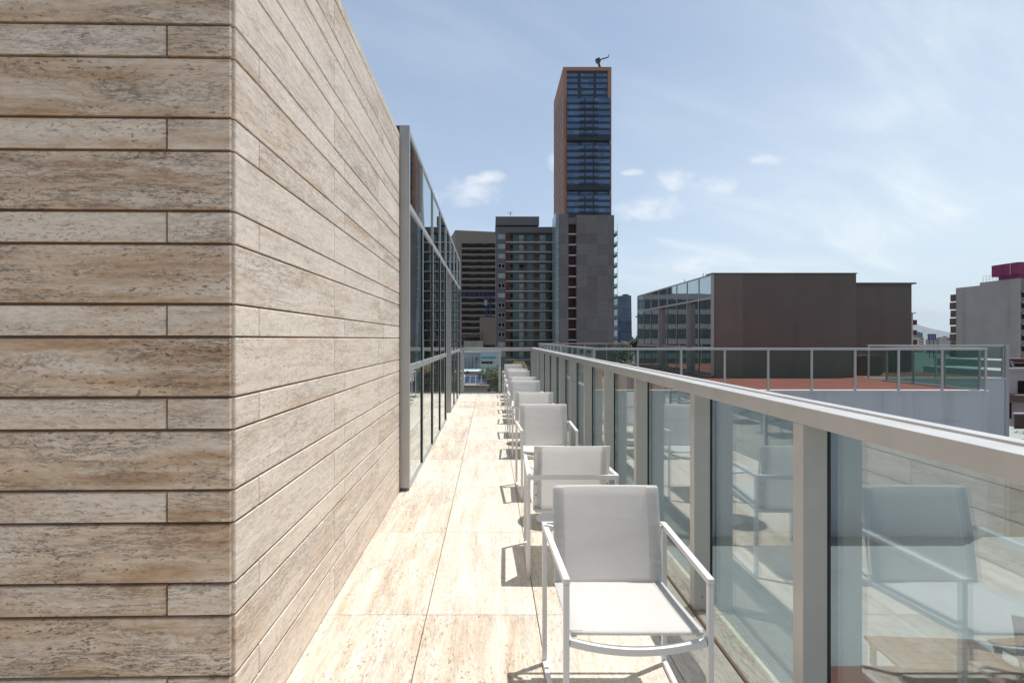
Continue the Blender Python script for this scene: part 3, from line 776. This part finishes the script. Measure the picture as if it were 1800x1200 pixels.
# concrete slab tower with red niches, 147 m off
D = 147; x0 = X(977.5, D)
ctw = thing('concrete_tower', 'bare grey concrete tower with a column of red balcony niches, below the tallest tower', 'building', loc=(x0, D, GZ))
bx_ = lambda p: X(p, D)-x0
bz_ = lambda y: Z(y, D)-GZ
B(0, bx_(984), .8, 9, 0, bz_(372.5)).build('glass_shaft', 'pale_glass', ctw)
B(bx_(984.03), bx_(999.2), 0, 9, 0, bz_(375.5)).build('lift_wall', 'board_concrete', ctw)
B(bx_(1013.6), bx_(1079.6), 0, 18, 0, bz_(378)).build('wall', 'board_concrete', ctw)
B(bx_(999.23), bx_(1013.58), 3, 16, 0, bz_(388)).build('niche_wall', 'tower_concrete', ctw)
B(bx_(999.23), bx_(1013.58), .3, 2.99, bz_(393), bz_(382)).build('niche_head', 'grey_concrete', ctw)
for k in range(14):
    y = 410.8+18.64*k
    if y > 650: break
    B(bx_(999.3), bx_(1013.5), .15, 2.98, bz_(y+1), bz_(y-.8)).build('niche_slab', 'slab_white', ctw)
    B(bx_(1002), bx_(1011.4), 2.2, 2.97, bz_(y-.85), bz_(y-16.6)).build('red_panel', 'ochre_red', ctw)
    B(bx_(977.6), bx_(984.9), .45, .79, bz_(y+.4+4), bz_(y-1.0+4)).build('shaft_ledge', 'slab_white', ctw)
    sl = B(bx_(1079.65), bx_(1087), 1, 14, bz_(y+1.2), bz_(y-.6)).build('balcony', 'tower_concrete', ctw)
    B(bx_(1086.6), bx_(1086.95), 1, 14, bz_(y-.65), bz_(y-6.5)).build('balcony_glass', 'far_glass', sl)
    B(bx_(1086.6), bx_(1087), .85, .99, bz_(y-.65), bz_(y-17.2)).build('balcony_post', 'slab_white', sl)
    B(bx_(1080), bx_(1086.5), 1.0, 1.06, bz_(y-.65), bz_(y-6.5)).build('balcony_glass', 'far_glass', sl)
pg = thing('roof_pergola', 'reddish flat pergola on the roof of the concrete tower', 'pergola', loc=(X(1036, D), D+4, Z(378, D)))
B(-2.1, 2.1, -1, 1, .45, .8).build('roof', 'ochre_red', pg)
for sx in (-1.5, 1.4): B(sx, sx+.15, -.8, -.6, 0, .449).build('post', 'steel_dark', pg)

# further towers
D = 400; x0 = X(1085, D)
gt = thing('glass_tower', 'deep blue glass office tower half hidden behind the concrete tower', 'tower', loc=(x0, D, GZ))
gx = lambda p: X(p, D)-x0
gz = lambda y: Z(y, D)-GZ
mb = MB(); mb.hexa([(0,0,0),(gx(1111.5),0,0),(gx(1109),20,0),(0,20,0),(0,0,gz(520)),(gx(1109.5),0,gz(519)),(gx(1108.5),20,gz(519)),(0,20,gz(520))])
mb.build('body', 'deep_blue_glass', gt)
for k in range(10): B(0, gx(1110.6), -.12, -.01, gz(527+8*k)-.12, gz(527+8*k)+.12).build('floor_line', 'navy_panel', gt)
B(gx(1098), gx(1106), 2, 8, gz(519.4), gz(516.5)).build('roof_plant', 'steel_dark', gt)
B(gx(1111.6), gx(1114.5), 2, 18, 0, gz(592)).build('annex', 'deep_blue_glass', gt)
D = 230; x0 = X(1119.5, D+22)
wb = thing('terraced_tower', 'pale stacked-balcony apartment tower just left of the brown penthouse', 'tower', loc=(x0, D, GZ))
B(1.2, 26, 1.5, 21, 0, Z(552, D)-GZ).build('wall', 'teal_glass', wb)
for k in range(11):
    z_ = Z(553+7.6*k, D)-GZ; o_ = [-.6, .9, .5, .2][k] if k < 4 else .1*(k % 2)
    B(o_, 26.5, 0, 22.3, z_-.35, z_+.35).build('balcony', 'slab_white', wb)
# concrete block with the magenta roof box
D = 153; xw = 156.0
rb = thing('weathered_block', 'weathered concrete block with beige and dark window bands at the far right', 'building', loc=(xw, D, GZ))
H = Z(489, D)-GZ
mb = B(0, .8, 0, 12, 0, H); mb.box(0, .8, 12, 20.5, 0, H-.9); mb.box(.8, 40, .8, 20.5, 0, H-.9)
mb.build('side_wall', 'weathered_concrete', rb)
B(.81, 40, 0, .79, 0, H).build('wall', 'beige_concrete', rb)
for k in range(8):
    z_ = Z(512+18.9*k, D)-GZ
    fr = B(.95, 38, -.2, -.01, z_-1.75, z_).build('window_band', 'black_glass', rb)
    B(.9, 38.1, -.3, -.201, z_-.28, z_-.02).build('frame', 'slab_white', fr)
for k in range(8):
    z_ = Z(517+14*k, 173)-GZ
    B(-.15 - .25*(k % 2), 0.5, 20.52, 22.4, z_-2.3, z_).build('rear_balcony', 'brown_wall', rb)
mg = thing('roof_sign_box', 'magenta clad box on top of the weathered concrete block', 'box', loc=(xw+.9, D+.9, H+GZ-.85))
B(0, 26, 0, 8.2, 2.2, 5.8).build('body', 'magenta_panel', mg, .05)
B(.6, 24, .4, 6.6, 0, 2.19).build('base', 'magenta_panel', mg)
B(-.06, -.052, 2.2, 2.4, 2.25, 5.75).build('seam', 'slab_white', mg); B(-.06, -.052, 4.6, 4.8, 2.25, 5.75).build('seam', 'steel_dark', mg)
rg = thing('roof_guardrail', 'thin metal guardrail on the roof edge left of the magenta box', 'railing', loc=(xw+1.4, D+8, H+GZ))
mb = MB()
for k in range(5): mb.bar((0, k*1.1, 0), (0, k*1.1, 2.0), .05, .05)
for z_ in (1.0, 2.0): mb.bar((0, 0, z_), (0, 4.4, z_), .05, .05)
mb.build('rails', 'steel_dark', rg)
# cream side building behind the brown penthouse
D = 150; x0 = X(1596, D)
cb = thing('balcony_house', 'narrow cream building with dark red balconies behind the brown penthouse', 'building', loc=(x0, D, GZ))
B(0, X(1605, D)-x0, 0, 14, 0, Z(551, D)-GZ).build('wall', 'house_cream', cb)
B(-.2, X(1609, D)-x0, -.3, 14.2, Z(550.9, D)-GZ, Z(549.6, D)-GZ).build('roof', 'roof_tile', cb)
for y in (562, 580, 597): B(X(1605.1, D)-x0, X(1614, D)-x0, .4, 8, Z(y+8.8, D)-GZ, Z(y, D)-GZ).build('balcony', 'ochre_red', cb)

# tower crane and construction site
D = 205
tc = thing('tower_crane', 'blue lattice tower crane in front of the beige office block', 'crane', loc=(X(858.5, D), D, GZ))
def lattice(mb, a, b, wd, n, th):
    a, b = Vector(a), Vector(b); d = (b-a)
    if abs(d.z) > abs(d.x): o = [Vector((sx*wd/2, sy*wd/2, 0)) for sx, sy in ((-1,-1),(1,-1),(1,1),(-1,1))]
    else: o = [Vector((0, sx*wd/2, sy*wd/2)) for sx, sy in ((-1,-1),(1,-1),(1,1),(-1,1))]
    for q in o: mb.bar(a+q, b+q, th, th)
    for k in range(n):
        p, r = a+d*(k/n), a+d*((k+1)/n)
        for i in range(4):
            j = (i+1) % 4
            mb.bar(p+o[i], r+o[j], th*.7, th*.7) if k % 2 else mb.bar(p+o[j], r+o[i], th*.7, th*.7)
zj = Z(517, D)-GZ
mb = MB(); lattice(mb, (0,0,0), (0,0,zj-1), 2.0, 16, .40); mb.build('mast', 'crane_blue', tc)
mb = MB(); lattice(mb, (-14,0,zj), (12,0,zj), 1.7, 14, .36); mb.build('jib', 'crane_blue', tc)
B(-1.6, -.5, -1.6, .2, zj-4.4, zj-2.4).build('cab', 'blind_white', tc)
D = 200
cs = thing('construction_frame', 'unfinished concrete frame with beige panels at the foot of the crane', 'building', loc=(X(811, D), D+3, GZ))
sx_ = lambda p: X(p, D)-X(811, D)
B(sx_(843), sx_(871), 0, 8, Z(606, D)-GZ, Z(557, D)-GZ).build('panel_wall', 'beige_concrete', cs)
B(sx_(811.5), sx_(871), 4, 10, 0, Z(590, D)-GZ).build('core', 'room_dark', cs)
B(sx_(815), sx_(849), -2, 3, 0, Z(599, D)-GZ).build('wall', 'weathered_concrete', cs)
for k in range(5): B(sx_(815+8*k), sx_(816.2+8*k), -1, -.5, Z(599, D)-GZ, Z(583+3*(k % 2), D)-GZ).build('column', 'brown_wall', cs)
for y in (575, 590): B(sx_(811.5), sx_(843), .5, 6, Z(y+2, D)-GZ, Z(y, D)-GZ).build('slab', 'beige_concrete', cs)

# low houses beyond the terrace end
def house(name, label, px0, px1, py, d, dep, mat, zb=GZ, parts=()):
    T = thing(name, label, 'house', loc=(X(px0, d), d, zb))
    B(0, X(px1, d)-X(px0, d), 0, dep, 0, Z(py, d)-zb).build('wall', mat, T)
    B(-.15, X(px1, d)-X(px0, d)+.15, -.15, .25, Z(py, d)-zb+.002, Z(py, d)-zb+.25).build('parapet', mat, T)
    for (nm, mt, a, b, y0, y1, dy0, dy1) in parts:
        B(X(a, d)-X(px0, d), X(b, d)-X(px0, d), dy0, dy1, Z(y1, d)-zb, Z(y0, d)-zb).build(nm, mt, T)
    return T
house('house', 'lilac grey house wall seen through the end railing glass', 800, 844.6, 621, 72, 12, 'house_lilac',
      parts=[('pipe', 'grey_concrete', 818+k*6, 818.6+k*6, 628, 652, -.12, -.01) for k in range(4)] + [('wall_lamp', 'steel_dark', 836, 839.5, 629.5, 631, -.3, -.01)])
house('house', 'light blue house with a dark strip window beyond the end railing', 844.8, 879, 620, 70, 10, 'house_sky',
      parts=[('stripe', 'teal_stripe', 846, 871.5, 627, 629.6, -.1, -.01), ('window', 'house_cream', 846, 866.5, 630.5, 640, -.06, -.01), ('pane', 'black_glass', 846.3, 860, 635, 639.2, -.1, -.061), ('pane', 'black_glass', 860.6, 866, 635, 639.2, -.1, -.061),
             ('stripe', 'teal_stripe', 846, 876, 647.5, 651, -.1, -.01), ('downpipe', 'slab_white', 844.4, 845.4, 617, 652, -.3, -.11)])
house('house', 'low pale house with a red tiled roof edge under the lilac wall', 806, 858, 656.5, 60, 9, 'house_sky',
      parts=[('tile_edge', 'roof_tile', 806, 856, 652.5, 656, -.3, -.01), ('window', 'black_glass', 820.5, 824, 651.4, 655, -.5, -.31)])
sh = house('house', 'small grey green house carrying the solar panels', 814.5, 856.5, 681.5, 44, 6, 'house_grey',
      parts=[('tile_edge', 'roof_tile', 815, 856, 676.5, 681, -.25, -.16), ('corner_wall', 'slab_white', 810.5, 814.4, 664.5, 692, -.3, 4)])
for k in range(4):
    d = 44.6; xa = X(816.5+9.8*k, d); 
    so_ = thing('solar_panel', ['leftmost solar panel on the small grey house roof', 'second solar panel from the left on the small house roof', 'third solar panel from the left on the small house roof', 'rightmost solar panel beside the tree'][k], 'solar panel', 'solar panels on the small house roof', loc=(xa, d, Z(676.5, 44)+.05))
    so_.rotation_euler = (math.radians(28), 0, 0)
    B(0, .45, 0, 1.15, .02, .05).build('cells', 'solar_cell', so_)
    mb = B(-.02, -.001, -.02, 1.17, 0, .07); mb.box(.451, .47, -.02, 1.17, 0, .07); mb.box(0, .45, -.02, -.001, 0, .07); mb.box(0, .45, 1.151, 1.17, 0, .07); mb.build('frame', 'slab_white', so_)
# houses by the right edge
house('house', 'pink grey house with a dark square window at the right edge', 1768, 1850, 652, 42, 8, 'house_pink',
      parts=[('window', 'black_glass', 1789, 1806, 669, 691, -.06, -.01), ('awning', 'brown_wall', 1766, 1850, 692, 704, -1.2, -.01), ('door', 'black_glass', 1768, 1776, 707, 735, -.1, -.01)])
house('house', 'low house with a maroon fascia and strip window above the pink one', 1768, 1850, 634, 50, 8, 'house_pink',
      parts=[('fascia', 'ochre_red', 1766, 1850, 630, 636, -.4, -.16), ('window', 'black_glass', 1775, 1810, 639, 644, -.1, -.01)])
sdh = thing('satellite_dish', 'dark satellite dish on the pink grey house roof', 'satellite dish', loc=(X(1789, 42), 42.5, Z(652, 42)))
mb = MB(); mb.cyl((0,0), .26, 0, .05, 20, .30); dsh = mb.build('dish', 'steel_dark', sdh); dsh.location = (0,0,.55); dsh.rotation_euler = (math.radians(75), 0, .5)
mb = MB(); mb.bar((0,0,0), (0,0,.5), .06, .06); mb.build('pole', 'steel_dark', sdh)
gr = house('house', 'low building with a grey flat roof below the right end of the white block', 1757, 1950, 778, 31, 9, 'house_grey',
      parts=[('skylight', 'pale_glass', 1772, 1783, 774, 778.2, 2, 3), ('roof_unit', 'slab_white', 1788, 1797, 771, 778.2, 3.5, 4.5)])
wf = thing('timber_fence', 'brown timber screen on the grey flat roof beside the pink grey house', 'fence', loc=(X(1785, 36), 36, Z(778, 31)))
B(0, 4, 0, .1, .002, Z(728, 36)-Z(778, 31)).build('boards', 'deck_wood', wf); B(-.05, 4.05, -.05, .15, Z(728, 36)-Z(778, 31)+.002, Z(728, 36)-Z(778, 31)+.1).build('cap', 'slab_white', wf)
# far skyline between the penthouse and the weathered block
sk = [(1616.5, 1622, 584.5, 900, 'deep_blue_glass', 'slim blue glass tower far off on the skyline'),
      (1606, 1612, 590, 760, 'pale_glass', 'small pale glass block far off beside the cream building'),
      (1616, 1624, 593, 600, 'house_cream', 'cream flat block far off under the slim blue tower'),
      (1646, 1657, 596, 560, 'house_grey', 'low grey block far off right of the billboard'),
      (1655, 1664, 594.8, 620, 'house_cream', 'low cream block with a dark roof far off'),
      (1664.5, 1671.5, 592.6, 640, 'slab_white', 'white block with two round marks far off'),
      (1672, 1680, 597, 520, 'house_pink', 'pinkish low block far off by the weathered block')]
for a, b, y, d, mt, lab in sk:
    T = thing('far_building', lab, 'building', loc=(X(a, d), d, GZ)); w_ = X(b, d)-X(a, d); h_ = Z(y, d)-GZ
    B(0, w_, 0, 14, 0, h_).build('wall', mt, T)
    for r in range(3): B(.3, w_-.3, -.06, -.01, h_-2.2-r*3.2, h_-1.0-r*3.2).build('window_band', 'teal_glass', T)
    B(w_*.3, w_*.6, 3, 8, h_+.002, h_+1.2).build('roof_room', 'grey_concrete', T)
d = 420
bb = thing('billboard', 'navy billboard with pale violet lettering on posts, far on the skyline', 'billboard', loc=(X(1638, d), d, GZ))
hb = Z(597, d)-GZ
B(-3.3, 3.3, -.2, .2, hb, hb+4.7).build('panel', 'billboard_navy', bb)
for r_, (u0, n_) in enumerate(((-2.4, 2), (-2.2, 2))):
    for k in range(n_): B(u0+k*2.6, u0+k*2.6+2.0, -.26, -.201, hb+1.0+r_*1.6, hb+1.9+r_*1.6).build('lettering', 'billboard_ink', bb)
for sx in (-1.6, 1.6): B(sx-.2, sx+.2, .21, .6, 0, hb+3).build('post', 'steel_dark', bb)
# mountain
mb = MB(); d = 14000
prof = [(1380, 596), (1460, 588), (1540, 575), (1590, 566), (1612, 570), (1630, 578), (1645, 583.5), (1665, 584), (1690, 583), (1740, 582), (1800, 588), (1900, 596)]
for (a, ya), (b, yb) in zip(prof, prof[1:]):
    for j in range(4):
        f0, f1 = j/4, (j+1)/4
        def PT(p, y, f): return (X(p, d), d-2200*(1-f)**1.2+random.uniform(-60,60)*0, GZ+(Z(y, d)-GZ)*f**1.15)
        mb.face([PT(a, ya, f0), PT(b, yb, f0), PT(b, yb, f1), PT(a, ya, f1)])
    mb.face([PT(a, ya, 1), PT(b, yb, 1), (X(b, d)*1.1, d+3000, GZ), (X(a, d)*1.1, d+3000, GZ)])
tag(mb.build('mountain', 'mountain_rock', smooth=True), kind='structure')

# ------------------------------------------------------------------ the banded office block that the neighbour's glazing mirrors
ro = thing('office_block', 'wide banded office block mirrored in the glazing across the gap', 'building', loc=(-70, 120, GZ))
mb = B(0, 41.99, 0, 20, 0, 26); mb.box(42, 58, 0, 20, 0, 46); mb.build('wall', 'slab_white', ro)
for k in range(13): B(.6 if k < 7 else 42.6, 57.4, -.2, -.01, 2+3.4*k, 4.2+3.4*k).build('window_band', 'teal_glass', ro)
# air: even haze over the whole city
hm = bpy.data.materials.new('haze'); hm.use_nodes = True; M['haze'] = hm; t = NT(hm.node_tree); t.n.clear()
vo = t.add('ShaderNodeVolumePrincipled'); vo.inputs['Color'].default_value = (.78, .88, .97, 1); vo.inputs['Density'].default_value = HAZE; vo.inputs['Anisotropy'].default_value = .2
t.l.new(vo.outputs[0], t.add('ShaderNodeOutputMaterial').inputs['Volume'])
tag(B(-9010, 18010, -810, 19010, GZ-2, 900).build('haze', 'haze'), kind='stuff')

# ------------------------------------------------------------------ trees
def tree(label, x, y, zb, h, r, leaf='leaf_green', n=2600, name='tree', group='trees between the houses', size=.28, squash=1.0):
    T = thing(name, label, 'tree', group, loc=(x, y, zb)); rnd = random.Random(hash(label) % 9999 + 5)
    mb = MB(); th = h-r*1.2
    pts = [Vector((0,0,0)), Vector((rnd.uniform(-.2,.2),rnd.uniform(-.2,.2),th*.5)), Vector((rnd.uniform(-.3,.3),0,th))]
    for a, b, ra in ((pts[0],pts[1],.22),(pts[1],pts[2],.17)):
        mb.bar(a, b, ra*2, ra*2)
    for k in range(6):
        a = rnd.uniform(0, 6.28); mb.bar(pts[2]-Vector((0,0,.4)), pts[2]+Vector((math.cos(a)*r*.6, math.sin(a)*r*.6, r*rnd.uniform(.2,.9))), .14, .14)
    mb.build('trunk', 'bark', T)
    cl = []
    for k in range(26):
        v = Vector((rnd.gauss(0,1), rnd.gauss(0,1), rnd.gauss(0,.8))).normalized()*rnd.uniform(.35,1)**.6
        cl.append((Vector((v.x*r*.85, v.y*r*.85, th+r*.35+v.z*r*.85*squash)), rnd.uniform(.22,.42)*r))
    mb = MB()
    for k in range(n):
        c_, cr_ = cl[rnd.randrange(len(cl))]
        v = Vector((rnd.gauss(0,1), rnd.gauss(0,1), rnd.gauss(0,1))).normalized()*cr_*rnd.uniform(.4,1)**.5
        p = c_+v; s_ = size*rnd.uniform(.6,1.3)
        a = Vector((rnd.gauss(0,1), rnd.gauss(0,1), rnd.gauss(0,.6))).normalized(); b = a.orthogonal().normalized()
        mb.face([p-a*s_*.6, p+b*s_*.3, p+a*s_*.6, p-b*s_*.3])
    mb.build('crown', leaf, T)
    return T
ft = lambda px, d: (X(px, d), d)
tree('dense green tree right of the solar panels, seen through the end railing', *ft(864, 46), GZ, Z(641, 46)-GZ, 1.55, n=3600, size=.16)
tree('dark green tree just right of the slim end railing post', *ft(884, 50), GZ, Z(653, 50)-GZ, 1.3, n=2200, size=.16)
tree('low tree left of the end railing behind the lilac house', *ft(800, 90), GZ, Z(612, 90)-GZ, 2.5, n=1800)
tree('dark tree behind the red terrace, left of the neighbouring glass facade', *ft(1108, 58), GZ, Z(606, 58)-GZ, 2.4, 'leaf_dark', 4200, size=.22)
tree('tall thin tree beside the terraced tower', *ft(1124, 75), GZ, Z(592, 75)-GZ, 1.8, 'leaf_dark', 2600, size=.22)
tree('bushy tree at the foot of the deep blue glass tower', *ft(1097, 95), GZ, Z(600, 95)-GZ, 2.2, 'leaf_green', 2400)
tree('small shrub like tree by the timber screen at the right edge', *ft(1788, 34), GZ, Z(752, 34)-GZ, 1.3, 'leaf_green', 2000, size=.14)
# dried palm thatch beyond the end railing
pl = thing('dried_palm', 'dried straw coloured palm top behind the farthest chairs', 'palm', loc=(X(912, 24), 24, GZ))
B(-.12, .12, -.12, .12, 0, Z(652, 24)-GZ).build('trunk', 'bark', pl)
mb = MB(); rnd = random.Random(3); zt_ = Z(640, 24)-GZ
for k in range(260):
    a = rnd.uniform(0, 6.28); L = rnd.uniform(.3,.55); dr = rnd.uniform(.1,.5)
    p0 = Vector((0,0,zt_)); p1 = Vector((math.cos(a)*L*.5, math.sin(a)*L*.5, zt_+rnd.uniform(0,.14))); p2 = Vector((math.cos(a)*L, math.sin(a)*L, zt_-dr))
    sd_ = Vector((-math.sin(a), math.cos(a), 0))*.012
    mb.face([p0-sd_, p0+sd_, p1+sd_, p1-sd_]); mb.face([p1-sd_, p1+sd_, p2+sd_*.4, p2-sd_*.4])
mb.build('fronds', 'leaf_dry', pl)
